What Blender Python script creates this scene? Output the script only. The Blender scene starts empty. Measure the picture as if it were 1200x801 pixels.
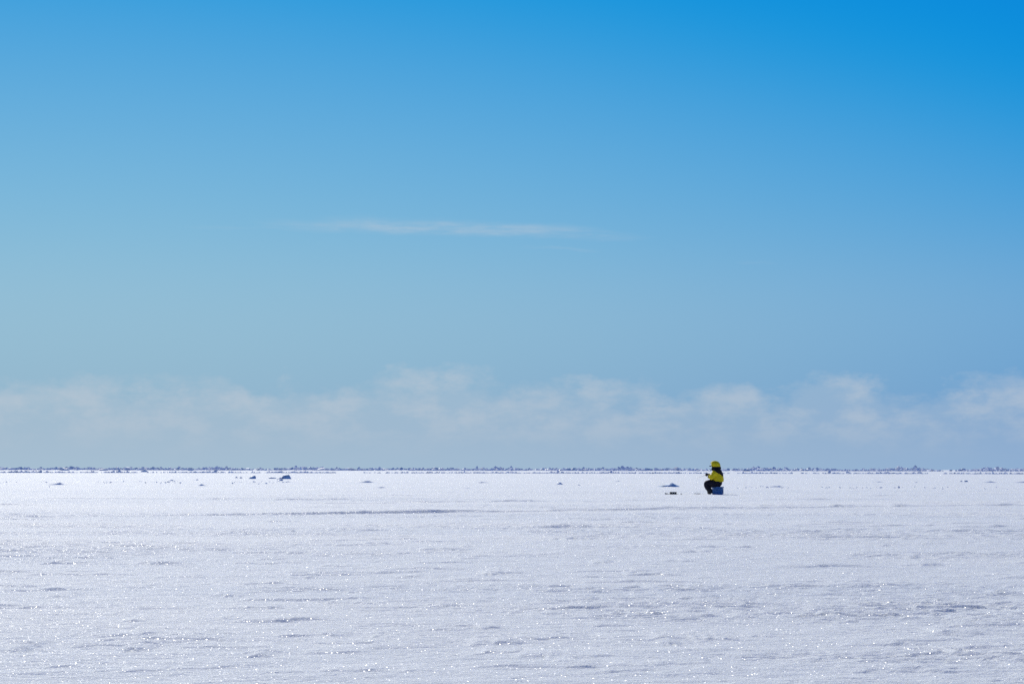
import bpy, bmesh, math, random
import numpy as np
from mathutils import Matrix, Vector, noise

random.seed(7)
S = bpy.context.scene
COL = S.collection
R = math.radians

# ------------------------------------------------------------------ camera
F = 2000.0                      # focal length in photograph pixels (60 mm on 36 mm)
EYE = 0.95
HORIZON = 549.6
PITCH = math.atan((HORIZON - 400.5) / F)
ROLL = R(0.075)
CAM_M = Matrix.Rotation(math.pi / 2 + PITCH, 4, 'X') @ Matrix.Rotation(ROLL, 4, 'Z')
cam_d = bpy.data.cameras.new('camera')
cam_d.sensor_width = 36.0
cam_d.lens = 60.0
cam_d.clip_start = 0.1
cam_d.clip_end = 60000
cam = bpy.data.objects.new('camera', cam_d)
COL.objects.link(cam)
cam.matrix_world = Matrix.Translation((0, 0, EYE)) @ CAM_M
S.camera = cam


def ray(u, v):
    return CAM_M.to_3x3() @ Vector(((u - 600) / F, (400.5 - v) / F, -1))


def ground_at(u, v):
    """world point on level snow seen at photograph pixel (u, v)"""
    d = ray(u, v)
    k = -EYE / d.z
    return Vector((d.x * k, d.y * k, 0))


# ------------------------------------------------------------------ sun and sky
SUN_EL = R(33)
SUN_AZ = R(-18)                 # left of the view direction (+Y)
sun_dir = Vector((math.sin(SUN_AZ) * math.cos(SUN_EL), math.cos(SUN_AZ) * math.cos(SUN_EL), math.sin(SUN_EL)))
sl = bpy.data.lights.new('sun', 'SUN')
sl.energy = 3.95
sl.angle = R(0.5)
sl.color = (1.0, 0.955, 0.85)
so = bpy.data.objects.new('sun', sl)
COL.objects.link(so)
so.rotation_euler = sun_dir.to_track_quat('Z', 'Y').to_euler()
so.location = (0, 0, 30)

W = bpy.data.worlds.new('World')
S.world = W
W.use_nodes = True
nt = W.node_tree
nt.nodes.clear()


class NB:
    """small helper for building node trees"""

    def __init__(self, tree):
        self.t = tree

    def n(self, kind, **kw):
        nd = self.t.nodes.new(kind)
        for k, v in kw.items():
            setattr(nd, k, v)
        return nd

    def put(self, sock, v):
        if hasattr(v, 'is_output'):
            self.t.links.new(v, sock)
        elif v is not None:
            sock.default_value = v

    def m(self, op, a, b=None, c=None, clamp=False):
        nd = self.n('ShaderNodeMath', operation=op, use_clamp=clamp)
        for i, v in enumerate((a, b, c)):
            if v is not None:
                self.put(nd.inputs[i], v)
        return nd.outputs[0]

    def sstep(self, x, lo, hi):
        nd = self.n('ShaderNodeMapRange', interpolation_type='SMOOTHSTEP')
        self.put(nd.inputs['Value'], x)
        nd.inputs['From Min'].default_value = lo
        nd.inputs['From Max'].default_value = hi
        return nd.outputs[0]

    def comb(self, x, y, z=0.0):
        nd = self.n('ShaderNodeCombineXYZ')
        for i, v in enumerate((x, y, z)):
            self.put(nd.inputs[i], v)
        return nd.outputs[0]

    def noise(self, vec, scale, detail=5, rough=0.5, dims='3D', dist=0.0):
        nd = self.n('ShaderNodeTexNoise', noise_dimensions=dims)
        self.put(nd.inputs['Vector'], vec)
        nd.inputs['Scale'].default_value = scale
        nd.inputs['Detail'].default_value = detail
        nd.inputs['Roughness'].default_value = rough
        nd.inputs['Distortion'].default_value = dist
        return nd.outputs['Fac']

    def mix(self, fac, a, b, blend='MIX'):
        nd = self.n('ShaderNodeMix', data_type='RGBA', blend_type=blend)
        self.put(nd.inputs[0], fac)
        self.put(nd.inputs[6], a)
        self.put(nd.inputs[7], b)
        return nd.outputs[2]


b = NB(nt)
sky = b.n('ShaderNodeTexSky', sky_type='NISHITA')
sky.sun_disc = False
sky.sun_elevation = SUN_EL
sky.sun_rotation = SUN_AZ
sky.altitude = 0
sky.air_density = 1.0
sky.dust_density = 0.0
sky.ozone_density = 1.0
HIGH_GAIN = (0.040, 0.061, 0.071)
SKY_GRADE = (((0.0775, -0.069, 0.1006), -0.6902), ((0.0825, -0.0964, 0.1160), -0.3830), ((0.0305, -0.0570, 0.0345), 0.6380))
SKY_STR = 0.1
tc = b.n('ShaderNodeTexCoord')
sp = b.n('ShaderNodeSeparateXYZ')
nt.links.new(tc.outputs['Generated'], sp.inputs[0])
az = b.m('MULTIPLY', b.m('ARCTAN2', sp.outputs[0], sp.outputs[1]), 57.2958)
el = b.m('MULTIPLY', b.m('ARCSINE', sp.outputs[2]), 57.2958)
# colour grade of the low sky (a camera-like colour matrix), the plain sky model higher up
sc_ = b.n('ShaderNodeSeparateColor')
nt.links.new(sky.outputs[0], sc_.inputs[0])
high = b.sstep(el, 16.0, 38.0)
chan = []
for k_, (row, off) in enumerate(SKY_GRADE):
    dp_ = b.n('ShaderNodeVectorMath', operation='DOT_PRODUCT')
    nt.links.new(sky.outputs[0], dp_.inputs[0])
    dp_.inputs[1].default_value = row
    low = b.m('SMOOTH_MAX', b.m('ADD', dp_.outputs['Value'], off), 0.004, 0.06)
    plain = b.m('MULTIPLY', sc_.outputs[k_], HIGH_GAIN[k_])
    both = b.m('ADD', b.m('MULTIPLY', low, b.m('SUBTRACT', 1.0, high)), b.m('MULTIPLY', plain, high))
    chan.append(b.m('MULTIPLY', both, 1.0 / SKY_STR))
skyc = b.comb(*chan)
# clouds, laid out by direction of the compass and height above the horizon (degrees)
# low bank of far cumulus
p1 = b.comb(b.m('MULTIPLY', az, 0.55), b.m('MULTIPLY', el, 1.0), 3.7)
n_big = b.noise(b.comb(b.m('MULTIPLY', az, 0.22), 1.3, 0.0), 1.0, 3, 0.55)
n_puff = b.noise(p1, 0.9, 7, 0.62)
n_fine = b.noise(b.comb(b.m('MULTIPLY', az, 0.5), el, 9.1), 1.1, 6, 0.6)
daz = b.m('DIVIDE', b.m('ADD', az, 2.6), 2.2)
hump = b.m('MULTIPLY', b.m('EXPONENT', b.m('MULTIPLY', b.m('MULTIPLY', daz, daz), -1.0)), 0.8)
top = b.m('ADD', b.m('ADD', 2.0, hump), b.m('MULTIPLY', n_big, 1.9))
edge = b.m('SUBTRACT', b.m('ADD', top, b.m('MULTIPLY', b.m('SUBTRACT', n_puff, 0.5), 3.4)), el)
bank = b.sstep(edge, -0.15, 0.9)
low_fade = b.sstep(el, 0.2, 1.9)
lump = b.m('MULTIPLY', b.sstep(n_fine, 0.38, 0.68), low_fade)
bank_f = b.m('MULTIPLY', bank, b.m('ADD', 0.25, b.m('MULTIPLY', lump, 0.32)))
# thin cirrus streak
n_c = b.noise(b.comb(b.m('MULTIPLY', az, 0.35), b.m('MULTIPLY', el, 1.2), 2.0), 1.0, 5, 0.6)
n_c2 = b.noise(b.comb(b.m('MULTIPLY', az, 0.6), b.m('MULTIPLY', el, 5.0), 5.0), 1.0, 6, 0.65)


def streak(az0, az1, e0, slope, curve, wid, amt):
    mid = (az0 + az1) / 2
    da = b.m('SUBTRACT', az, mid)
    ec = b.m('ADD', b.m('ADD', e0, b.m('MULTIPLY', da, slope)), b.m('MULTIPLY', b.m('MULTIPLY', da, da), curve))
    ec = b.m('ADD', ec, b.m('MULTIPLY', b.m('SUBTRACT', n_c, 0.5), 0.45))
    de = b.m('DIVIDE', b.m('SUBTRACT', el, ec), wid)
    g = b.m('EXPONENT', b.m('MULTIPLY', b.m('MULTIPLY', de, de), -1.0))
    half = (az1 - az0) / 2
    w = b.m('SUBTRACT', 1.0, b.sstep(b.m('ABSOLUTE', da), half * 0.25, half))
    return b.m('MULTIPLY', b.m('MULTIPLY', g, w), b.m('MULTIPLY', b.sstep(n_c2, 0.16, 0.74), amt))


st = streak(-9.8, 5.8, 8.07, -0.028, -0.0035, 0.20, 0.46)
dv = b.m('DIVIDE', b.m('SUBTRACT', el, 5.2), 2.3)
veil = b.m('MULTIPLY', b.m('EXPONENT', b.m('MULTIPLY', b.m('MULTIPLY', dv, dv), -1.0)), 0.08)
st2 = streak(-0.5, 3.6, 7.35, -0.06, 0.0, 0.09, 0.16)
st3 = streak(6.8, 10.0, 6.8, 0.0, 0.0, 0.10, 0.10)
st4 = streak(-12.0, -5.0, 7.95, 0.0, 0.0, 0.08, 0.10)
fac = b.m('MAXIMUM', b.m('MAXIMUM', bank_f, veil), b.m('MAXIMUM', b.m('MAXIMUM', st, st4), b.m('MAXIMUM', st2, st3)))
CLOUD = (5.35, 5.9, 6.6, 1.0)
skyc2 = b.mix(fac, skyc, CLOUD)
bg = b.n('ShaderNodeBackground')
nt.links.new(skyc2, bg.inputs[0])
bg.inputs[1].default_value = SKY_STR
wo = b.n('ShaderNodeOutputWorld')
nt.links.new(bg.outputs[0], wo.inputs[0])

# ------------------------------------------------------------------ render look
S.render.engine = 'CYCLES'
S.view_settings.view_transform = 'Standard'
S.view_settings.look = 'None'
S.view_settings.exposure = 0.0
S.view_settings.gamma = 1.0
S.cycles.use_denoising = False
S.cycles.max_bounces = 5
S.cycles.diffuse_bounces = 3
S.cycles.sample_clamp_indirect = 4


# ------------------------------------------------------------------ materials
def mat(name, color, rough=0.7, spec=0.3, var=0.0, vscale=8.0, bump=0.0, bscale=30.0, **kw):
    m = bpy.data.materials.new(name)
    m.use_nodes = True
    q = NB(m.node_tree)
    bs = m.node_tree.nodes['Principled BSDF']
    bs.inputs['Roughness'].default_value = rough
    bs.inputs['Specular IOR Level'].default_value = spec
    for k, v in kw.items():
        bs.inputs[k].default_value = v
    tcx = q.n('ShaderNodeTexCoord').outputs['Object']
    c = (*color, 1.0)
    if var:
        nz = q.noise(tcx, vscale, 5, 0.6)
        lo = tuple(max(0, x * (1 - var)) for x in color) + (1.0,)
        hi = tuple(min(1, x * (1 + var)) for x in color) + (1.0,)
        m.node_tree.links.new(q.mix(q.sstep(nz, 0.3, 0.7), lo, hi), bs.inputs['Base Color'])
    else:
        bs.inputs['Base Color'].default_value = c
    if bump:
        bp = q.n('ShaderNodeBump')
        bp.inputs['Strength'].default_value = bump
        bp.inputs['Distance'].default_value = 0.02
        m.node_tree.links.new(q.noise(tcx, bscale, 4, 0.6), bp.inputs['Height'])
        m.node_tree.links.new(bp.outputs[0], bs.inputs['Normal'])
    return m


def snow_material():
    m = bpy.data.materials.new('snow')
    m.use_nodes = True
    t = m.node_tree
    t.nodes.clear()
    q = NB(t)
    pos = q.n('ShaderNodeNewGeometry').outputs['Position']
    # wind-packed crust and looser powder differ a little in tone
    mp = q.n('ShaderNodeMapping')
    mp.inputs['Scale'].default_value = (0.25, 1.0, 1.0)
    t.links.new(pos, mp.inputs[0])
    n1 = q.noise(mp.outputs[0], 0.16, 6, 0.6)
    col = q.mix(q.sstep(n1, 0.32, 0.68), (0.765, 0.815, 0.865, 1), (0.845, 0.875, 0.895, 1))
    # grain of the crust
    g1 = q.noise(pos, 48.0, 4, 0.75)
    mp2 = q.n('ShaderNodeMapping')
    mp2.inputs['Scale'].default_value = (0.45, 1.0, 1.0)
    mp2.inputs['Rotation'].default_value = (0, 0, R(6))
    t.links.new(pos, mp2.inputs[0])
    g2 = q.noise(mp2.outputs[0], 14.0, 5, 0.65)
    g3 = q.noise(mp2.outputs[0], 2.2, 4, 0.6)
    hgt = q.m('ADD', q.m('MULTIPLY', g1, 0.018), q.m('ADD', q.m('MULTIPLY', g2, 0.013), q.m('MULTIPLY', g3, 0.04)))
    bp = q.n('ShaderNodeBump')
    bp.inputs['Strength'].default_value = 0.8
    bp.inputs['Distance'].default_value = 1.0
    t.links.new(hgt, bp.inputs['Height'])
    pr = q.n('ShaderNodeBsdfPrincipled')
    t.links.new(col, pr.inputs['Base Color'])
    pr.inputs['Roughness'].default_value = 0.8
    pr.inputs['Specular IOR Level'].default_value = 0.15
    t.links.new(bp.outputs[0], pr.inputs['Normal'])
    # ice crystals lying at random angles: each cell is a small mirror facet
    vo = q.n('ShaderNodeTexVoronoi', feature='F1')
    vo.inputs['Scale'].default_value = 125.0
    t.links.new(pos, vo.inputs['Vector'])
    vm = q.n('ShaderNodeVectorMath', operation='SUBTRACT')
    t.links.new(vo.outputs['Color'], vm.inputs[0])
    vm.inputs[1].default_value = (0.5, 0.5, 0.5)
    vs = q.n('ShaderNodeVectorMath', operation='SCALE')
    t.links.new(vm.outputs[0], vs.inputs[0])
    vs.inputs['Scale'].default_value = 2.4
    va = q.n('ShaderNodeVectorMath', operation='ADD')
    t.links.new(vs.outputs[0], va.inputs[0])
    va.inputs[1].default_value = (0, 0, 0.9)
    vn = q.n('ShaderNodeVectorMath', operation='NORMALIZE')
    t.links.new(va.outputs[0], vn.inputs[0])
    gl = q.n('ShaderNodeBsdfGlossy')
    gl.inputs['Roughness'].default_value = 0.38
    t.links.new(vn.outputs[0], gl.inputs['Normal'])
    wn = q.n('ShaderNodeTexWhiteNoise', noise_dimensions='3D')
    t.links.new(vo.outputs['Position'], wn.inputs['Vector'])
    facet = q.m('MULTIPLY', q.m('LESS_THAN', wn.outputs['Value'], 0.20), q.m('LESS_THAN', vo.outputs['Distance'], 0.42))
    ms = q.n('ShaderNodeMixShader')
    t.links.new(q.m('MULTIPLY', facet, 0.26), ms.inputs[0])
    t.links.new(pr.outputs[0], ms.inputs[1])
    t.links.new(gl.outputs[0], ms.inputs[2])
    out = q.n('ShaderNodeOutputMaterial')
    t.links.new(ms.outputs[0], out.inputs[0])
    return m


M_SNOW = snow_material()
M_DRIFT = mat('drift_snow', (0.72, 0.78, 0.86), 0.8, 0.15, 0.06, 3.0, 0.6, 6.0)
M_ICE = mat('old_ice', (0.30, 0.44, 0.60), 0.45, 0.4, 0.35, 2.2, 0.6, 7.0)
M_RUBBLE = mat('ridge_ice', (0.68, 0.75, 0.84), 0.6, 0.3, 0.25, 0.4, 0.4, 3.0)
M_SNOW_CAP = mat('snow_on_ice', (0.82, 0.85, 0.90), 0.8, 0.15, 0.05, 0.5)
M_YELLOW = mat('yellow_cloth', (0.80, 0.61, 0.012), 0.75, 0.2, 0.15, 9.0, 0.5, 22.0)
M_BLACK = mat('black_cloth', (0.012, 0.012, 0.018), 0.8, 0.2, 0.2, 12.0, 0.4, 25.0)
M_TROUSER = mat('dark_trouser_cloth', (0.016, 0.014, 0.020), 0.85, 0.2, 0.25, 10.0, 0.5, 24.0)
M_BOOT = mat('dark_olive_boot', (0.030, 0.027, 0.022), 0.6, 0.3, 0.3, 14.0, 0.3, 30.0)
M_SKIN = mat('skin', (0.50, 0.30, 0.22), 0.55, 0.3)
M_BLUE = mat('blue_plastic', (0.060, 0.19, 0.36), 0.4, 0.45, 0.12, 6.0)
M_BLUELID = mat('pale_blue_plastic', (0.07, 0.17, 0.34), 0.45, 0.45, 0.12, 6.0)
M_STEEL = mat('steel', (0.5, 0.5, 0.52), 0.3, 0.5, Metallic=1.0)
M_CASE = mat('black_plastic', (0.010, 0.012, 0.015), 0.5, 0.4, 0.2, 20.0)
M_CORK = mat('cork', (0.10, 0.06, 0.03), 0.8, 0.2, 0.3, 60.0)
M_WATER = mat('dark_water', (0.01, 0.03, 0.05), 0.05, 0.5)
M_SLUSH = mat('wet_slush', (0.13, 0.17, 0.21), 0.75, 0.15, 0.3, 30.0, 0.6, 40.0)

# ------------------------------------------------------------------ snow surface


def hash2(ix, iy, seed):
    h = (ix.astype(np.int64) * 374761393 + iy.astype(np.int64) * 668265263 + seed * 1442695041) & 0xffffffff
    h = ((h ^ (h >> 13)) * 1274126177) & 0xffffffff
    h = h ^ (h >> 16)
    return (h & 0xffff).astype(np.float32) / 65535.0


def vnoise(x, y, seed):
    ix, iy = np.floor(x), np.floor(y)
    fx, fy = (x - ix).astype(np.float32), (y - iy).astype(np.float32)
    fx = fx * fx * fx * (fx * (fx * 6 - 15) + 10)
    fy = fy * fy * fy * (fy * (fy * 6 - 15) + 10)
    a = hash2(ix, iy, seed)
    c = hash2(ix + 1, iy, seed)
    d = hash2(ix, iy + 1, seed)
    e = hash2(ix + 1, iy + 1, seed)
    return (a * (1 - fx) + c * fx) * (1 - fy) + (d * (1 - fx) + e * fx) * fy


def fbm(x, y, seed, octv=4, gain=0.5):
    s, amp, tot = 0.0, 1.0, 0.0
    for i in range(octv):
        s = s + amp * vnoise(x, y, seed + i * 17)
        tot += amp
        amp *= gain
        x, y = x * 2.03 + 11.3, y * 2.03 - 7.1
    return s / tot


def smooth(x, lo, hi):
    t = np.clip((x - lo) / (hi - lo), 0, 1)
    return t * t * (3 - 2 * t)


LINE_A = ground_at(0, 606.5)
LINE_PTS = [ground_at(u, v) for u, v in ((-900, 622), (-300, 611), (0, 606), (200, 604), (400, 601.5), (560, 599.5), (700, 597.5), (830, 595.5),
                                         (1000, 593.8), (1200, 592), (1700, 588))]


def height(x, y):
    """height of the wind-carved snow in metres"""
    x = np.asarray(x, dtype=np.float64)
    y = np.asarray(y, dtype=np.float64)
    r = np.hypot(x, y)
    rot = R(-7)
    u = x * math.cos(rot) - y * math.sin(rot)
    v = x * math.sin(rot) + y * math.cos(rot)
    h = (fbm(u / 9.0, v / 5.0, 3, 3) - 0.5) * 0.05
    mask = smooth(fbm(x / 6.5, y / 3.2, 41, 3), 0.47, 0.68)
    brk = 0.15 + 1.1 * smooth(fbm(u / 0.7, v / 0.5, 61, 3), 0.40, 0.62)
    # low scarps left where the wind has peeled the crust
    for seed, lx, ly, k, step, ms in ((101, 0.9, 0.34, 4.0, 0.014, 0.5), (151, 4.0, 0.6, 4.0, 0.008, 0.6), (211, 3.0, 0.85, 4.0, 0.013, 0.4), (307, 7.0, 2.4, 3.5, 0.012, 0.4)):
        n = fbm(u / lx, v / ly, seed, 4, 0.55) * k
        fl = np.floor(n)
        fr = n - fl
        cut = smooth(fr, 0.455, 0.545)
        h = h + (fl + cut - n * 0.9) * step * (ms * 0.5 + mask * (1 - ms * 0.5)) * (brk if lx < 2 else 0.35 + 0.45 * brk)
    # fine ripples
    h = h + (fbm(u / 0.55, v / 0.12, 401, 3) - 0.5) * 0.007 * (0.35 + mask)
    # loose lumps the size of a fist
    h = h + (fbm(x / 0.14, y / 0.14, 501, 3, 0.65) - 0.5) * 0.019 * (0.5 + mask)
    # long low drift crossing the plain in front of the angler
    lx_ = np.array([p.x for p in LINE_PTS])
    ly_ = np.array([p.y for p in LINE_PTS])
    yl = np.interp(x, lx_, ly_) + (fbm(x / 1.4, x * 0 + 3.3, 77, 4) - 0.5) * 1.0
    amp = (smooth(fbm(x / 4.0, x * 0 + 8.1, 78, 4), 0.25, 0.65) * 0.032 + 0.020) * (0.45 + 0.75 * np.exp(-((x + 0.8) / 5.5) ** 2))
    d = y - yl
    h = h + amp * smooth(d, -0.045, 0.035) * (1 - smooth(d, 0.1, 2.6))
    # other shorter drifts
    xa, ya = x, y
    h = np.asarray(h, dtype=np.float64)
    for (u0, v0, u1, hh) in DRIFTS:
        a = ground_at(u0, v0)
        c = ground_at(u1, v0 - (u1 - u0) * 0.004)
        mx, half = (a.x + c.x) / 2, (c.x - a.x) / 2
        sel = np.nonzero((xa > a.x) & (xa < c.x) & (np.abs(ya - a.y) < 0.08 * a.y + 1.2))[0]
        if not len(sel):
            continue
        x, y = xa[sel], ya[sel]
        t = (x - mx) / half
        yy = a.y + (c.y - a.y) * (x - a.x) / (c.x - a.x) + (fbm(x / (half * 0.3) + u0, x * 0 + v0, 91, 3) - 0.5) * 0.02 * a.y
        dd = y - yy
        w = np.clip(1 - t * t, 0, 1)
        h[sel] += hh * w * (0.4 + 0.6 * vnoise(x / max(half * 0.45, 0.2) + u0, x * 0, 95)) * smooth(dd, -0.05, 0.06) * (1 - smooth(dd, 0.1, 0.035 * a.y + 0.5))
    # short scarps cut by the wind, scattered over the whole plain
    for (cx, cy, half, hh, tilt, sd) in SCARPS:
        sel = np.nonzero((np.abs(xa - cx) < half) & (np.abs(ya - cy) < 0.05 * cy + 0.8))[0]
        if not len(sel):
            continue
        x, y = xa[sel], ya[sel]
        t = (x - cx) / half
        dd = y - cy - tilt * (x - cx) - (vnoise(x / (half * 0.5) + sd, x * 0, 93) - 0.5) * 0.012 * cy
        w = np.sqrt(np.clip(1 - t * t, 0, 1)) * (0.35 + 0.9 * vnoise(x / (half * 0.35) + sd, x * 0 + 2, 96))
        h[sel] += hh * w * smooth(dd, -0.012 - 0.0004 * cy, 0.012 + 0.0004 * cy) * (1 - smooth(dd, 0.05, 0.02 * cy + 0.35))
    damp = 1.0 - 0.75 * smooth(r, 150, 380)
    return h * damp


DRIFTS = [(905, 574.5, 957, .05), (880, 594, 940, .05), (970, 594, 1006, .05), (1040, 593.5, 1076, .05), (1140, 592.5, 1205, .06),
          (380, 586.5, 480, .03), (600, 618, 720, .035), (330, 640.5, 460, .03), (640, 632, 700, .035), (930, 611, 1010, .02), (230, 626, 265, .04),
          (300, 626.5, 322, .03), (900, 664, 1050, .025), (1060, 662, 1120, .02), (690, 660, 720, .02), (560, 672, 590, .025),
          (0, 635, 45, .03), (40, 698, 90, .02), (150, 660, 215, .025), (240, 697, 290, .015), (420, 667, 560, .02),
          (0, 761, 30, .022), (130, 760, 175, .022), (430, 755, 520, .018), (545, 752, 640, .018), (640, 774, 680, .020), (770, 754, 800, .016),
          (600, 768, 660, .015), (960, 721, 1010, .018), (850, 721, 890, .015), (1010, 640, 1060, .02), (1120, 618, 1200, .02),
          (90, 626, 170, .018), (690, 606, 830, .018), (40, 616, 130, .02), (500, 690, 620, .012), (760, 690, 850, .012)]


_r = random.Random(21)
SCARPS = []
_clumps = [(_r.uniform(-0.36, 0.36), _r.uniform(0, 1)) for _ in range(34)]
for _ in range(340):
    if _r.random() < 0.6:
        _a, _q = _clumps[_r.randrange(len(_clumps))]
        _a, _q = _a + _r.gauss(0, 0.07), _q + _r.gauss(0, 0.035)
    else:
        _a, _q = _r.uniform(-0.38, 0.38), _r.random()
    if not 0 < _q < 0.9:
        continue
    _y = 1.0 / (1 / 62.0 + (1 / 7.2 - 1 / 62.0) * min(1.0, max(0.0, _q)) ** 1.25)
    SCARPS.append((_a * _y, _y, _r.uniform(0.006, 0.030) * _y * (1.6 if _r.random() < 0.2 else 1.0), (0.0035 + 0.00045 * _y) * _r.uniform(0.6, 1.6),
                   _r.uniform(-0.05, 0.25), _r.uniform(0, 90)))


def build_ground():
    # rings close together near the lens and wider apart with distance, out to the horizon
    rr = [0.0, 0.8, 1.6, 2.4, 3.2, 3.8, 4.3]
    r = 4.6
    while r < 26000:
        rr.append(r)
        if r < 75:
            r *= 1.0017
        elif r < 260:
            r *= 1.0042
        elif r < 700:
            r *= 1.02
        else:
            r *= 1.18
    rr = np.array(rr)
    dense = np.linspace(-24, 24, 781)
    rest = np.linspace(24, 336, 157)[1:-1]
    ang = np.radians(np.concatenate([dense, rest]))
    n_a, n_r = len(ang), len(rr) - 1
    A, RR = np.meshgrid(ang, rr[1:])
    X, Y = RR * np.sin(A), RR * np.cos(A)
    Z = height(X.ravel(), Y.ravel())
    co = np.empty((n_a * n_r + 1, 3), dtype=np.float32)
    co[0] = (0, 0, 0)
    co[1:, 0], co[1:, 1], co[1:, 2] = X.ravel(), Y.ravel(), Z
    i = np.arange(n_r - 1)[:, None] * n_a + 1
    j = np.arange(n_a)[None, :]
    j2 = (j + 1) % n_a
    quads = np.stack([i + j, i + n_a + j, i + n_a + j2, i + j2], axis=-1).reshape(-1, 4)[:, ::-1]
    jj = np.arange(n_a)
    tris = np.stack([np.zeros(n_a, dtype=np.int64), 1 + (jj + 1) % n_a, 1 + jj], axis=-1)
    me = bpy.data.meshes.new('snow_ground')
    nq, ntri = len(quads), len(tris)
    me.vertices.add(len(co))
    me.vertices.foreach_set('co', co.ravel())
    me.loops.add(nq * 4 + ntri * 3)
    me.loops.foreach_set('vertex_index', np.concatenate([quads.ravel(), tris.ravel()]).astype(np.int32))
    me.polygons.add(nq + ntri)
    ls = np.concatenate([np.arange(nq) * 4, nq * 4 + np.arange(ntri) * 3]).astype(np.int32)
    me.polygons.foreach_set('loop_start', ls)
    me.update(calc_edges=True)
    me.validate()
    me.polygons.foreach_set('use_smooth', np.ones(len(me.polygons), dtype=bool))
    if me.polygons[0].normal.z < 0:
        me.flip_normals()
    me.materials.append(M_SNOW)
    o = bpy.data.objects.new('snow_ground', me)
    COL.objects.link(o)
    o['kind'] = 'structure'
    o['label'] = 'flat wind carved snow covering the frozen sea'
    return o


build_ground()


def gz(x, y):
    return float(height(np.array([x]), np.array([y]))[0])


# ------------------------------------------------------------------ object helpers
def obj(name, me, m=None, parent=None, smooth_=False):
    if isinstance(me, bmesh.types.BMesh):
        bm, me = me, bpy.data.meshes.new(name)
        bmesh.ops.recalc_face_normals(bm, faces=bm.faces[:])
        bm.to_mesh(me)
        bm.free()
    if m is not None:
        me.materials.append(m)
    if smooth_:
        for p in me.polygons:
            p.use_smooth = True
    o = bpy.data.objects.new(name, me)
    COL.objects.link(o)
    if parent:
        o.parent = parent
    return o


def tag(o, label, cat, group=None, kind=None):
    o['label'] = label
    if cat:
        o['category'] = cat
    if group:
        o['group'] = group
    if kind:
        o['kind'] = kind
    return o


def empty(name, loc, rz=0.0):
    o = bpy.data.objects.new(name, None)
    o.empty_display_size = 0.2
    COL.objects.link(o)
    o.location = loc
    o.rotation_euler = (0, 0, rz)
    return o


def box(bm, cx, cy, cz, sx, sy, sz, bev=0.0, taper=1.0):
    r = bmesh.ops.create_cube(bm, size=1.0)
    vs = r['verts']
    for v in vs:
        k = taper if v.co.z < 0 else 1.0
        v.co = Vector((v.co.x * sx * k + cx, v.co.y * sy * k + cy, v.co.z * sz + cz))
    if bev:
        es = list({e for v in vs for e in v.link_edges})
        bmesh.ops.bevel(bm, geom=es, offset=bev, segments=2, affect='EDGES', profile=0.5)
    return bm


def tube(bm, pts, rad, seg=10):
    rad = rad if isinstance(rad, (list, tuple)) else [rad] * len(pts)
    rings = []
    for i, p in enumerate(pts):
        p = Vector(p)
        a = Vector(pts[max(0, i - 1)])
        c = Vector(pts[min(len(pts) - 1, i + 1)])
        d = (c - a).normalized()
        q = d.to_track_quat('Z', 'Y')
        rings.append([bm.verts.new(p + q @ Vector((rad[i] * math.cos(t), rad[i] * math.sin(t), 0)))
                      for t in [2 * math.pi * k / seg for k in range(seg)]])
    for a, c in zip(rings, rings[1:]):
        for k in range(seg):
            bm.faces.new((a[k], a[(k + 1) % seg], c[(k + 1) % seg], c[k]))
    bm.faces.new(rings[0])
    bm.faces.new(rings[-1])
    return bm


def skin_mesh(name, verts, edges, radii, root=0, sub=2):
    """one continuous surface grown round a skeleton of joints"""
    me = bpy.data.meshes.new(name)
    me.from_pydata([Vector(v) for v in verts], edges, [])
    bm = bmesh.new()
    bm.from_mesh(me)
    ly = bm.verts.layers.skin.verify()
    bm.verts.ensure_lookup_table()
    for i, v in enumerate(bm.verts):
        r_ = radii[i]
        v[ly].radius = r_ if isinstance(r_, tuple) else (r_, r_)
        v[ly].use_root = (i == root)
    bm.to_mesh(me)
    bm.free()
    o = bpy.data.objects.new(name + '_tmp', me)
    COL.objects.link(o)
    sk = o.modifiers.new('skin', 'SKIN')
    sk.use_smooth_shade = True
    ss = o.modifiers.new('sub', 'SUBSURF')
    ss.levels = ss.render_levels = sub
    dg = bpy.context.evaluated_depsgraph_get()
    dg.update()
    res = bpy.data.meshes.new_from_object(o.evaluated_get(dg))
    bpy.data.objects.remove(o)
    bpy.data.meshes.remove(me)
    res.name = name
    for p in res.polygons:
        p.use_smooth = True
    res.materials.clear()
    return res


# ------------------------------------------------------------------ the angler
PX = 31.7
base = ground_at(836, 579.2)
PER_LOC = Vector((base.x, base.y, gz(base.x, base.y)))
YAW = R(-14)
person = empty('person', PER_LOC, YAW)
tag(person, 'person in yellow and black hooded jacket and dark trousers, sitting on a blue box', 'person')

SH = 0.21          # half shoulder width
# skeleton points (x forward is -x; y<0 is the side near the camera)
def chain(side):
    s = side
    k = 0.045 if s < 0 else -0.03      # the near foot is drawn back a little
    return dict(sho=(0.155, s * 0.205, 0.89), elb=(-0.05, s * 0.30, 0.60), wri=(-0.155, s * 0.13, 0.74),
                hip=(0.19, s * 0.11, 0.385), kne=(-0.325 + k * 0.5, s * 0.17, 0.435), ank=(-0.115 + k, s * 0.16, 0.09), toe=(-0.225 + k, s * 0.17, 0.045),
                heel=(-0.06 + k, s * 0.155, 0.05))


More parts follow.
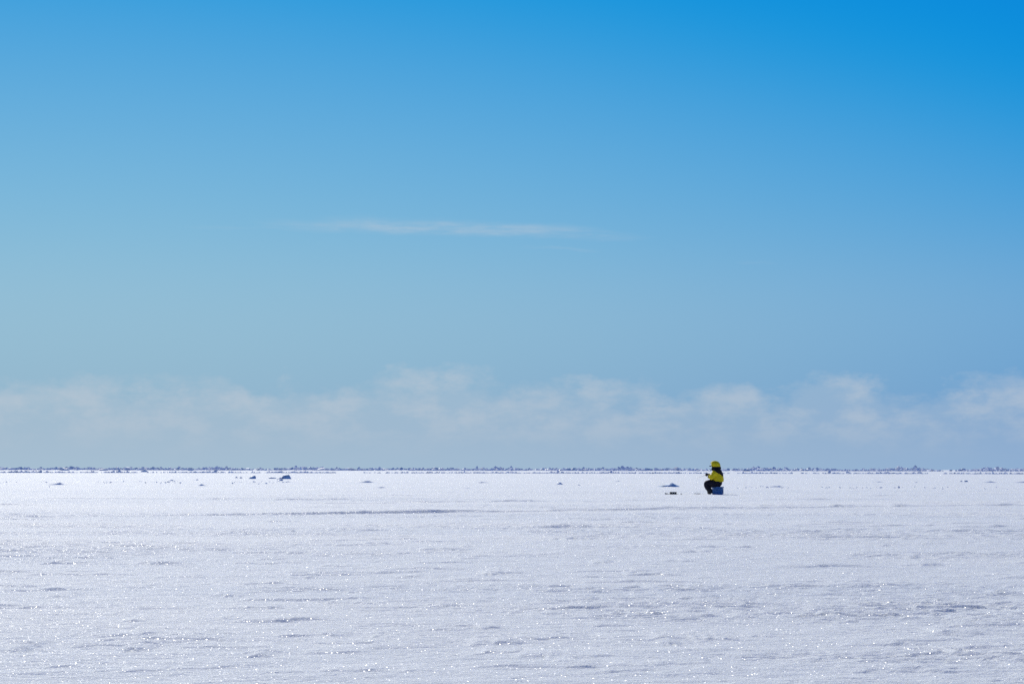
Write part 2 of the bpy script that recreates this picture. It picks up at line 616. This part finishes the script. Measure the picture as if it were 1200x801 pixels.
def hand_points(s):
    """palm and five curled fingers closing on the rod grip"""
    w = Vector((-0.155, s * 0.13, 0.74))
    palm = w + Vector((-0.055, -s * 0.035, 0.02))
    v, e, rr = [palm], [], [0.030]
    for k, (dz, ln) in enumerate(((0.030, .034), (0.010, .038), (-0.010, .036), (-0.030, .028))):
        i0 = len(v)
        a = palm + Vector((-0.030, s * 0.004, dz))
        c1 = a + Vector((-ln, -s * 0.012, 0.0))
        c2 = c1 + Vector((-0.006, -s * 0.028, -0.004))
        c3 = c2 + Vector((0.022, -s * 0.010, -0.002))
        v += [a, c1, c2, c3]
        rr += [.010, .0095, .009, .008]
        e += [(0, i0), (i0, i0 + 1), (i0 + 1, i0 + 2), (i0 + 2, i0 + 3)]
    i0 = len(v)
    v += [palm + Vector((0.0, -s * 0.030, 0.022)), palm + Vector((-0.028, -s * 0.044, 0.030)), palm + Vector((-0.052, -s * 0.042, 0.026))]
    rr += [.012, .0105, .009]
    e += [(0, i0), (i0, i0 + 1), (i0 + 1, i0 + 2)]
    return v, e, rr


# body: one continuous figure under the clothes
V, E, RD = [], [], []


def jt(p, r_, link=None):
    V.append(tuple(p))
    RD.append(r_)
    if link is not None:
        E.append((link, len(V) - 1))
    return len(V) - 1


pel = jt((0.19, 0, 0.39), (.13, .11))
bel = jt((0.205, 0, 0.56), (.13, .11), pel)
che = jt((0.19, 0, 0.76), (.15, .115), bel)
upc = jt((0.155, 0, 0.89), (.10, .09), che)
nek = jt((0.105, 0, 0.985), (.056, .058), upc)
sku = jt((0.055, 0, 1.075), (.078, .085), nek)
cro = jt((0.045, 0, 1.165), (.068, .078), sku)
fac_ = jt((-0.015, 0, 1.085), (.056, .055), sku)
nos = jt((-0.072, 0, 1.095), (.016, .018), fac_)
chi = jt((-0.018, 0, 1.025), (.036, .036), fac_)
for s in (-1, 1):
    c = chain(s)
    a = jt(c['sho'], .062, upc)
    bq = jt(c['elb'], .046, a)
    d = jt(c['wri'], .032, bq)
    hv, he, hr = hand_points(s)
    o0 = len(V)
    for p_, r_ in zip(hv, hr):
        V.append(tuple(p_))
        RD.append(r_)
    E.append((d, o0))
    E += [(i + o0, j + o0) for i, j in he]
    a = jt(c['hip'], .088, pel)
    bq = jt(c['kne'], .062, a)
    d = jt(c['ank'], .042, bq)
    jt(c['toe'], .035, d)
body = obj('body', skin_mesh('body', V, E, RD, 0, 2), M_SKIN, person)


def clothing(name, pts, edges, rad, m, root=0):
    me = skin_mesh(name, pts, edges, rad, root, 3)
    return obj(name, me, m, person)


# jacket: torso and both sleeves in one piece, black yoke over shoulders and back
V, E, RD = [], [], []
h0 = jt((0.18, 0, 0.42), (.245, .235))
h1 = jt((0.175, 0, 0.56), (.245, .235), h0)
h2 = jt((0.155, 0, 0.76), (.262, .25), h1)
h3 = jt((0.150, 0, 0.895), (.215, .20), h2)
h4 = jt((0.105, 0, 0.985), (.115, .115), h3)
for s in (-1, 1):
    c = chain(s)
    a = jt(c['sho'], .125, h3)
    e1 = jt(Vector(c['sho']).lerp(Vector(c['elb']), 0.5), .118, a)
    bq = jt(c['elb'], .105, e1)
    f1 = jt(Vector(c['elb']).lerp(Vector(c['wri']), 0.55), .085, bq)
    d = jt(Vector(c['elb']).lerp(Vector(c['wri']), 0.93), .064, f1)
jm = skin_mesh('jacket', V, E, RD, 0, 3)
jm.materials.append(M_YELLOW)
jm.materials.append(M_BLACK)
for v in jm.vertices:
    n_ = noise.noise(v.co * 8.0) * 0.018 + abs(noise.noise(Vector((v.co.x * 9, v.co.y * 9, v.co.z * 26)))) * 0.022 - 0.006
    v.co += v.normal * n_
for p in jm.polygons:
    q_ = p.center
    # yoke edge runs from under the collar at the front down to the small of the back
    lim = 0.955 - 0.66 * max(0.0, q_.x + 0.02) + noise.noise(q_ * 6.0) * 0.012
    sleeve_end = q_.x < -0.155
    p.material_index = 1 if (q_.z > lim or sleeve_end) and q_.x > -0.5 else 0
    if q_.z < 0.475:
        p.material_index = 1
jacket = obj('jacket', jm, None, person)

# hood drawn up over the head, open towards the front
bm = bmesh.new()
nu, nv = 28, 18
rows = []
for j in range(nv + 1):
    th = math.pi * j / nv
    row = []
    for i in range(nu):
        ph = 2 * math.pi * i / nu
        x, y, z = math.sin(th) * math.cos(ph), math.sin(th) * math.sin(ph), math.cos(th)
        p_ = Vector((0.060 + x * 0.192, y * 0.172, 1.105 + z * 0.164))
        if z < 0:
            p_.z = 1.105 + z * 0.15
            p_.x += 0.05 * (-z)
            p_.y *= 1.0 + 0.12 * (-z)
        if x > 0.3:
            p_.x += 0.02
        if z > 0.5:
            p_.z += 0.012 * (1 - abs(x))
        p_ += Vector((x, y, z)) * noise.noise(p_ * 14) * 0.010
        row.append(bm.verts.new(p_))
    rows.append(row)
for j in range(nv):
    for i in range(nu):
        th, ph = math.pi * (j + .5) / nv, 2 * math.pi * (i + .5) / nu
        x, y, z = math.sin(th) * math.cos(ph), math.sin(th) * math.sin(ph), math.cos(th)
        if x < -0.62 and -0.75 < z < 0.55:
            continue                      # the face opening
        try:
            bm.faces.new((rows[j][i], rows[j + 1][i], rows[j + 1][(i + 1) % nu], rows[j][(i + 1) % nu]))
        except ValueError:
            pass
bmesh.ops.remove_doubles(bm, verts=bm.verts[:], dist=1e-4)
bmesh.ops.recalc_face_normals(bm, faces=bm.faces[:])
bmesh.ops.solidify(bm, geom=bm.faces[:], thickness=0.012)
me = bpy.data.meshes.new('hood')
bm.to_mesh(me)
bm.free()
me.materials.append(M_YELLOW)
me.materials.append(M_BLACK)
for p in me.polygons:
    p.use_smooth = True
    p.material_index = 1 if p.center.z < 1.065 - 0.06 * (p.center.x - 0.045) + 0.01 * noise.noise(p.center * 12) else 0
hood = obj('hood', me, None, person)
hood['label'] = 'yellow hood with black lower half'
# dark peak of the cap showing at the front of the hood
bm = bmesh.new()
pts = []
for k in range(9):
    t = -1 + 2 * k / 8
    pts.append((-0.085 - 0.060 * (1 - t * t) ** 0.5, t * 0.085))
top_ = [bm.verts.new((x, y, 1.112 - 0.10 * (y / 0.085) ** 2 * 0.25 - (-0.065 - x) * 0.15)) for x, y in pts]
bot_ = [bm.verts.new(v.co + Vector((0.0, 0, -0.03))) for v in top_]
bm.faces.new(top_)
bm.faces.new(bot_[::-1])
for k in range(9):
    bm.faces.new((top_[k], bot_[k], bot_[(k + 1) % 9], top_[(k + 1) % 9]))
obj('cap_peak', bm, M_BLACK, person)
# scarf filling the collar
V, E, RD = [], [], []
k0 = None
for k in range(13):
    t = 2 * math.pi * k / 12
    if k < 12:
        i_ = jt((0.115 + 0.135 * math.cos(t), 0.130 * math.sin(t), 0.980 + 0.02 * math.cos(t)), .068, (len(V) - 1) if k else None)
E.append((11, 0))
obj('scarf', skin_mesh('scarf', V, E, RD, 0, 2), M_BLACK, person)
# trousers: hips and both legs in one piece
V, E, RD = [], [], []
t0 = jt((0.19, 0, 0.46), (.23, .21))
t1 = jt((0.185, 0, 0.42), (.23, .165), t0)
for s in (-1, 1):
    c = chain(s)
    a = jt(Vector(c['hip']) + Vector((-0.06, s * 0.02, 0.02)), .165, t1)
    m1 = jt(Vector(c['hip']).lerp(Vector(c['kne']), 0.62) + Vector((0, 0, 0.0)), .158, a)
    k = jt(Vector(c['kne']) + Vector((0.02, 0, 0.0)), .125, m1)
    m2 = jt(Vector(c['kne']).lerp(Vector(c['ank']), 0.45), .122, k)
    d = jt(Vector(c['kne']).lerp(Vector(c['ank']), 0.82), .112, m2)
tm = skin_mesh('trousers', V, E, RD, 0, 3)
for v in tm.vertices:
    v.co += v.normal * (noise.noise(v.co * 10.0) * 0.012)
obj('trousers', tm, M_TROUSER, person)
for s in (-1, 1):
    c = chain(s)
    V, E, RD = [], [], []
    a = jt(Vector(c['kne']).lerp(Vector(c['ank']), 0.62), .115)
    bq = jt(Vector(c['ank']) + Vector((0.0, 0, 0.02)), .108, a)
    h_ = jt(c['heel'], (.075, .056), bq)
    mm = jt(Vector(c['ank']).lerp(Vector(c['toe']), 0.55) + Vector((0, 0, -0.01)), (.080, .058), bq)
    jt(c['toe'], (.068, .048), mm)
    bmesh_me = skin_mesh('boot', V, E, RD, 1, 2)
    for v in bmesh_me.vertices:
        v.co.z = max(v.co.z, 0.006)
    bt = obj('boot', bmesh_me, M_BOOT, person)
    # gloves: same curled hands, a little thicker
    hv, he, hr = hand_points(s)
    w = Vector(c['wri'])
    n0 = len(hv)
    hv = hv + [w + Vector((0.02, s * 0.005, -0.01))]
    hr = [x + 0.004 for x in hr] + [0.042]
    he = he + [(0, n0)]
    obj('glove', skin_mesh('glove', hv, he, hr, 0, 2), M_BLACK, person)

# ------------------------------------------------------------------ the angler's gear
# blue box he sits on
sb = empty('seat_box', PER_LOC + Matrix.Rotation(YAW, 3, 'Z') @ Vector((0.165, 0.02, 0)), YAW)
tag(sb, 'blue plastic fishing box used as a seat under the person', 'box')
bm = bmesh.new()
box(bm, 0, 0, 0.125, 0.40, 0.40, 0.25, 0.018, 0.93)
for sx in (-1, 1):
    for k in (-1, 0, 1):
        box(bm, k * 0.12, sx * 0.196, 0.13, 0.018, 0.016, 0.19, 0.004)
        box(bm, sx * 0.196, k * 0.12, 0.13, 0.016, 0.018, 0.19, 0.004)
obj('tub', bm, M_BLUE, sb)
bm = bmesh.new()
box(bm, 0, 0, 0.272, 0.43, 0.43, 0.044, 0.012)
obj('lid', bm, M_BLUELID, sb)
bm = bmesh.new()
tube(bm, [(-0.10, -0.214, 0.235), (-0.10, -0.226, 0.20), (-0.06, -0.228, 0.17), (0.06, -0.228, 0.17), (0.10, -0.226, 0.20), (0.10, -0.214, 0.235)], 0.006, 8)
obj('carry_handle', bm, M_STEEL, sb)
bm = bmesh.new()
box(bm, -0.16, -0.212, 0.215, 0.035, 0.014, 0.05, 0.004)
obj('latch', bm, M_STEEL, sb)

# short winter rod in his hands
rod_base = PER_LOC + Matrix.Rotation(YAW, 3, 'Z') @ Vector((-0.235, 0.0, 0.755))
rod = empty('fishing_rod', rod_base, YAW)
tag(rod, 'short ice fishing rod held in both hands of the seated person', 'fishing rod')
bm = bmesh.new()
tube(bm, [(0.10, 0, 0.035), (0.02, 0, 0.007), (-0.05, 0, -0.017), (-0.09, 0, -0.03)], [.011, .014, .013, .009], 10)
obj('grip', bm, M_CORK, rod)
bm = bmesh.new()
tube(bm, [(-0.09, 0, -0.03), (-0.22, 0, -0.075), (-0.34, 0, -0.125), (-0.40, 0, -0.165)], [.004, .003, .002, .0012], 8)
obj('blank', bm, M_CASE, rod)
bm = bmesh.new()
tube(bm, [(-0.03, -0.018, -0.045), (-0.03, 0.018, -0.045)], [.026, .026], 14)
obj('reel', bm, M_CASE, rod)
bm = bmesh.new()
tube(bm, [(-0.40, 0, -0.165), (-0.402, 0, -0.75)], [.0007, .0007], 5)
obj('line', bm, M_CASE, rod)

# hole drilled in the ice in front of him
hp = ground_at(817, 578.8)
hole = empty('ice_hole', (hp.x, hp.y, gz(hp.x, hp.y)))
tag(hole, 'small dark fishing hole with wet slush rim in front of the seated person', 'ice hole')
bm = bmesh.new()
ring_o, ring_m, ring_i, ring_b = [], [], [], []
for k in range(28):
    t = 2 * math.pi * k / 28
    j_ = noise.noise(Vector((math.cos(t) * 2, math.sin(t) * 2, 4.0)))
    ro, rm, ri = 0.17 + 0.03 * j_, 0.12 + 0.015 * j_, 0.078
    hgt = 0.020 + 0.018 * noise.noise(Vector((math.cos(t) * 3, math.sin(t) * 3, 9.0)))
    ring_o.append(bm.verts.new((ro * math.cos(t), ro * math.sin(t), -0.02)))
    ring_m.append(bm.verts.new((rm * math.cos(t), rm * math.sin(t), hgt)))
    ring_i.append(bm.verts.new((ri * math.cos(t), ri * math.sin(t), 0.010)))
    ring_b.append(bm.verts.new((ri * math.cos(t), ri * math.sin(t), -0.03)))
for a, c in ((ring_o, ring_m), (ring_m, ring_i), (ring_i, ring_b)):
    for k in range(28):
        bm.faces.new((a[k], a[(k + 1) % 28], c[(k + 1) % 28], c[k]))
obj('slush_rim', bm, M_SLUSH, hole, True)
bm = bmesh.new()
bmesh.ops.create_circle(bm, cap_ends=True, radius=0.079, segments=28, matrix=Matrix.Translation((0, 0, 0.004)))
obj('water', bm, M_WATER, hole)

# black tackle case on the snow
cp = ground_at(788.8, 579.0)
case = empty('tackle_case', (cp.x, cp.y, gz(cp.x, cp.y) - 0.004), R(4))
tag(case, 'low black tackle case on the snow left of the seated person', 'case')
bm = bmesh.new()
box(bm, 0, 0, 0.030, 0.245, 0.17, 0.060, 0.006, 0.97)
obj('case_bottom', bm, M_CASE, case)
bm = bmesh.new()
box(bm, 0, 0, 0.077, 0.250, 0.175, 0.030, 0.007)
obj('case_lid', bm, M_CASE, case)
for k in (-1, 1):
    bm = bmesh.new()
    box(bm, k * 0.045, -0.090, 0.060, 0.022, 0.010, 0.030, 0.002)
    obj('latch', bm, M_STEEL, case)
bm = bmesh.new()
tube(bm, [(-0.035, -0.088, 0.082), (-0.03, -0.108, 0.08), (0.03, -0.108, 0.08), (0.035, -0.088, 0.082)], 0.005, 8)
obj('handle', bm, M_CASE, case)
# spare rod lying beside the case
rp = ground_at(787.0, 579.4)
spare = empty('fishing_rod', (rp.x, rp.y, gz(rp.x, rp.y) + 0.012), R(2))
tag(spare, 'spare short fishing rod lying on the snow against the black tackle case', 'fishing rod')
bm = bmesh.new()
tube(bm, [(-0.255, 0, 0.026), (-0.24, 0, 0.026), (-0.20, 0, 0.020), (-0.12, 0, 0.012)], [.020, .027, .022, .010], 10)
obj('grip', bm, M_CASE, spare)
bm = bmesh.new()
tube(bm, [(-0.12, 0, 0.012), (0.05, 0, 0.012), (0.27, 0, 0.008)], [.007, .006, .004], 8)
obj('blank', bm, M_CASE, spare)
bm = bmesh.new()
dp = ground_at(798.4, 579.0)
bmesh.ops.create_icosphere(bm, subdivisions=2, radius=0.026)
for v in bm.verts:
    v.co = Vector((v.co.x * 1.2, v.co.y, v.co.z * 0.75)) * (1 + 0.25 * noise.noise(v.co * 60))
scrap = obj('ice_scrap', bm, M_SLUSH, None, True)
scrap.location = (dp.x, dp.y, gz(dp.x, dp.y) + 0.014)
tag(scrap, 'tiny dark scrap of ice between the black case and the fishing hole', 'ice')


# ------------------------------------------------------------------ lumps of ice and drifted snow on the plain
def mound(name, u, v, wpx, hpx, peak, label, m=M_DRIFT, sharp=1.0, seed=0, group=None, cat='snow mound', rough=0.25):
    """a wind-built mound: width and height as seen, steep towards the camera, tapering behind"""
    p = ground_at(u, v)
    dist = p.y
    w = wpx / F * dist
    h = hpx / F * dist
    dep = max(0.45 * w, 1.2 * h)
    bm = bmesh.new()
    nx, ny = 40, 18
    grid = []
    for j in range(ny + 1):
        row = []
        ty = -1 + 2 * j / ny
        for i in range(nx + 1):
            tx = -1 + 2 * i / nx
            if tx < peak:
                prof = ((tx + 1) / (peak + 1)) ** (1.0 + sharp * 0.7)
            else:
                prof = ((1 - tx) / (1 - peak)) ** (1.0 + sharp * 0.5)
            front = -0.32
            if ty < front:
                py = max(0.0, (ty + 1) / (front + 1)) ** 0.6
            else:
                py = (1 - ((ty - front) / (1 - front)) ** 2)
            nz = noise.fractal(Vector((tx * 3.1 + seed * 5.3, ty * 2.2, seed)), 0.8, 2.1, 5)
            z = h * prof * py * (1 + rough * nz) * 1.05 - 0.12 * h - (0.03 if prof * py <= 0 else 0)
            row.append(bm.verts.new((tx * w / 2, ty * dep / 2, z + 0.0)))
        grid.append(row)
    for j in range(ny):
        for i in range(nx):
            bm.faces.new((grid[j][i], grid[j][i + 1], grid[j + 1][i + 1], grid[j + 1][i]))
    # close it underneath so that it is a solid lump
    edge = [grid[0][i] for i in range(nx + 1)] + [grid[j][nx] for j in range(1, ny + 1)] + \
           [grid[ny][i] for i in range(nx - 1, -1, -1)] + [grid[j][0] for j in range(ny - 1, 0, -1)]
    low = [bm.verts.new(e.co + Vector((0, 0, -0.15 * h - 0.08))) for e in edge]
    for k in range(len(edge)):
        k2 = (k + 1) % len(edge)
        bm.faces.new((edge[k], low[k], low[k2], edge[k2]))
    bm.faces.new(low)
    o = obj(name, bm, m, None, True)
    o.location = (p.x, p.y + dep * 0.3, gz(p.x, p.y))
    tag(o, label, cat, group, 'thing')
    return o


def chunk(name, u, v, wpx, hpx, label, m=M_ICE, seed=0, lean=0.0, group=None, cat='ice chunk', dpx=None, n=26):
    """a broken block of ice: an irregular many-faced solid with softened edges"""
    rnd = random.Random(seed)
    p = ground_at(u, v)
    w, h = wpx / F * p.y, hpx / F * p.y
    dep = w * 0.7
    bm = bmesh.new()
    for k in range(n):
        t = rnd.uniform(0, 2 * math.pi)
        lev = rnd.choice((0.0, 0.0, 0.45, 0.8, 1.0))
        k_ = (1 - 0.55 * lev ** 1.6) * rnd.uniform(0.8, 1.0)
        bm.verts.new((math.cos(t) * w / 2 * k_ + lean * lev * w / 2, math.sin(t) * dep / 2 * k_, h * lev * rnd.uniform(0.85, 1.0)
                      * (1 + lean * math.cos(t) * 0.35) - (0.12 if lev == 0 else 0)))
    r_ = bmesh.ops.convex_hull(bm, input=bm.verts[:])
    junk = {g for g in r_['geom_interior'] + r_['geom_unused'] if isinstance(g, bmesh.types.BMVert)}
    bmesh.ops.delete(bm, geom=list(junk), context='VERTS')
    bmesh.ops.bevel(bm, geom=bm.edges[:], offset=0.03 * h, segments=1, affect='EDGES')
    o = obj(name, bm, m)
    o.location = (p.x, p.y, gz(p.x, p.y))
    tag(o, label, cat, group, 'thing')
    return o


G1 = 'ice lumps and snow mounds on the open plain'
mound('snow_mound', 62, 567.6, 34, 3.0, 0.45, 'low dark peaked mound with a long left tail, nearest the left edge', seed=1, group=G1)
mound('snow_mound', 200, 563.2, 12, 1.6, 0.2, 'small low mound halfway between the left peaked mound and the broken ice group', seed=2, group=G1)
mound('snow_mound', 230.5, 562.3, 9, 1.1, 0.1, 'tiny flat mound just behind the small peaked mound left of the broken ice', seed=3, group=G1)
mound('snow_mound', 236.5, 569, 15, 2.2, -0.1, 'small peaked mound in front and left of the broken ice chunks', seed=4, group=G1)
mound('snow_mound', 277, 559.8, 7, 1.8, 0.0, 'bright white snow lump at the left end of the broken ice group', m=M_SNOW, seed=5, group=G1)
chunk('ice_chunk', 282.3, 560, 5, 1.3, 'small flat dark ice chunk beside the bright white lump', seed=11, group=G1)
chunk('ice_chunk', 295, 560.6, 11, 3.6, 'wedge shaped blue ice chunk rising to the right, left of the dome', seed=12, lean=0.35, group=G1)
chunk('ice_chunk', 319, 560.3, 13, 1.4, 'long flat dark ice slab left of the large blue dome', seed=13, group=G1)
chunk('ice_chunk', 335.5, 561, 14, 5.0, 'largest ice chunk, a blue dome in the broken ice group', seed=14, group=G1, n=40)
mound('snow_mound', 327.5, 561.6, 13, 2.6, 0.1, 'white snow saddle leaning on the left side of the blue dome', m=M_SNOW, seed=6, group=G1)
chunk('ice_chunk', 327, 563, 11, 1.9, 'low dark wedge of ice in front of the blue dome', seed=15, lean=0.3, group=G1)
mound('snow_mound', 335, 564.4, 18, 1.1, 0.3, 'thin low drift lying in front of the blue ice dome', seed=7, group=G1)
mound('snow_mound', 429.5, 565, 25, 2.4, 0.1, 'long low rounded mound right of the broken ice group', seed=8, group=G1, sharp=0.2)
mound('snow_mound', 446, 571.4, 16, 1.5, 0.2, 'flat low mound in front of the long rounded mound', seed=9, group=G1, sharp=0.3)
mound('snow_mound', 566, 565.6, 26, 1.7, -0.15, 'thin jagged mound near the middle with a long right tail', seed=10, group=G1, rough=0.6)
mound('snow_mound', 548, 571.8, 16, 0.8, 0.0, 'very flat mound left of the middle, in front of the jagged one', seed=21, group=G1)
mound('snow_mound', 655.5, 567.4, 13, 2.8, 0.1, 'small sharp peaked mound between the jagged mound and the tackle case', seed=22, group=G1)
mound('snow_mound', 678.5, 568, 7, 1.1, 0.0, 'tiny mound just right of the small sharp peak', seed=23, group=G1)
mound('snow_mound', 722, 563.5, 16, 0.9, 0.3, 'thin far drift behind and left of the blue peaked mound', seed=24, group=G1)
mound('snow_mound', 780, 570.2, 40, 4.8, 0.42, 'tall blue peaked mound with a long left slope behind the black tackle case', m=M_ICE, seed=25, group=G1)
mound('snow_mound', 908, 570.6, 24, 1.9, 0.35, 'low rounded mound right of the seated person', seed=26, group=G1, sharp=0.3)
chunk('ice_chunk', 1053.3, 571, 3.2, 2.0, 'single tiny dark spike of ice on the right half of the plain', seed=27, group=G1)
mound('snow_mound', 1025, 564.6, 26, 0.9, 0.4, 'thin straight drift right of the low rounded mound', seed=28, group=G1)
mound('snow_mound', 1073.5, 564.8, 7, 0.9, 0.0, 'small flat mound behind the tiny ice spike', seed=29, group=G1)
chunk('ice_chunk', 1132, 564.2, 6, 1.7, 'small dark ice chunk left of the long flat mound near the right edge', seed=30, group=G1)
chunk('ice_chunk', 1126.5, 564, 3, 1.1, 'tiny ice chunk touching the left of the small dark chunk', seed=31, group=G1)
mound('snow_mound', 1159, 565, 26, 1.6, 0.2, 'long flat mound second from the right edge', seed=32, group=G1, sharp=0.3)
mound('snow_mound', 1199, 565.3, 34, 2.0, 0.1, 'long low dark mound cut by the right edge of the picture', seed=33, group=G1, sharp=0.3)


# ------------------------------------------------------------------ pressure ridges near the horizon
def rubble(name, bands, label, seed):
    rnd = random.Random(seed)
    verts, faces = [], []
    for (dist, spread, count, hmin, hmax, half_deg, gap, *mid) in bands:
        for _ in range(count):
            a = R(rnd.uniform(-half_deg, half_deg) + (mid[0] if mid else 0))
            dens = noise.noise(Vector((a * 38, dist * 0.01, 3.0))) + 0.5 * noise.noise(Vector((a * 190, dist * 0.01, 8.0)))
            if dens < gap + rnd.uniform(-0.3, 0.3):
                continue
            d = dist + rnd.gauss(0, spread)
            x, y = math.sin(a) * d, math.cos(a) * d
            hh = hmin + (hmax - hmin) * rnd.random() ** 2.2 * (0.7 + 0.6 * max(0, dens))
            ww = hh * rnd.uniform(0.8, 4.2)
            dd = hh * rnd.uniform(0.6, 1.6)
            rot = Matrix.Rotation(rnd.uniform(0, 6.28), 3, 'Z') @ Matrix.Rotation(rnd.gauss(0, 0.75), 3, 'X') @ Matrix.Rotation(rnd.gauss(0, 0.6), 3, 'Y')
            i0 = len(verts)
            for sx, sy, sz in ((-1, -1, -1), (1, -1, -1), (1, 1, -1), (-1, 1, -1), (-1, -1, 1), (1, -1, 1), (1, 1, 1), (-1, 1, 1)):
                kk = rnd.uniform(0.55, 1.0) if sz > 0 else 1.0
                q_ = rot @ Vector((sx * ww / 2 * kk, sy * dd / 2 * kk, sz * hh * 0.55 * rnd.uniform(0.8, 1.1)))
                verts.append((x + q_.x, y + q_.y, hh * 0.32 + q_.z))
            faces += [tuple(i0 + k for k in f) for f in ((3, 2, 1, 0), (4, 5, 6, 7), (0, 1, 5, 4), (1, 2, 6, 5), (2, 3, 7, 6), (3, 0, 4, 7))]
    me = bpy.data.meshes.new(name)
    me.from_pydata(verts, [], faces)
    me.update()
    me.materials.append(M_RUBBLE)
    me.materials.append(M_SNOW_CAP)
    for k in range(len(me.polygons)):
        me.polygons[k].material_index = min(1, (k // 6) % 3)
    o = obj(name, me)
    tag(o, label, None, None, 'stuff')
    return o


rubble('ice_rubble', [(425, 8, 4200, 0.10, 0.36, 24, -0.10), (92, 2.5, 300, 0.018, 0.05, 6.5, 0.05, 14), (122, 7, 260, 0.02, 0.07, 7, 0.15, -14)], 'nearer thin line of broken ice rubble across the plain', 5)
rubble('ice_rubble', [(1300, 60, 8500, 0.3, 1.5, 24, -0.08), (1900, 200, 7500, 0.6, 2.7, 24, -0.14)], 'far jagged ridge of broken ice along the horizon', 6)

G2 = 'larger slabs standing in the far ice ridges'
SLABS = [(76, 551.0, 12, 2.6, 'long dark slab pile in the far ridge above the left peaked mound'),
         (121, 551.0, 16, 2.2, 'widest dark slab pile in the far ridge near the left'),
         (139, 552.3, 6, 1.8, 'small slab pile just right of the widest dark pile'),
         (169, 552.8, 12, 2.4, 'darkest low slab pile, standing out of the nearer rubble line at left'),
         (223, 551.2, 8, 2.6, 'steep slab pile above the small peaked mound left of the broken ice'),
         (253, 552.0, 6, 1.8, 'low slab pile behind the left end of the broken ice group'),
         (408, 550.4, 18, 2.6, 'broad slab pile above the long low rounded mound'),
         (434, 551.0, 8, 1.6, 'small slab pile right of the broad far one'),
         (510, 550.4, 12, 3.2, 'high pointed slab pile in the far ridge near the middle'),
         (546, 550.2, 16, 1.8, 'long flat slab pile right of the high pointed one'),
         (716, 553.6, 5, 2.2, 'small dark slab in the nearer rubble line left of the person'),
         (972, 553.4, 5, 2.2, 'small dark pointed slab in the nearer rubble line right of the person'),
         (993, 553.8, 7, 1.8, 'flat dark slab just right of the pointed one'),
         (1077, 554, 8, 1.8, 'dark slab in the nearer rubble line above the tiny ice spike'),
         (1128, 551.4, 12, 3.0, 'tall jumbled slab pile in the far ridge near the right edge')]
for k, (u, v, w_, h_, lab) in enumerate(SLABS):
    chunk('ice_slab', u, v, w_, h_, lab, M_RUBBLE, 60 + k, 0.1, G2, 'ice slab', n=22)
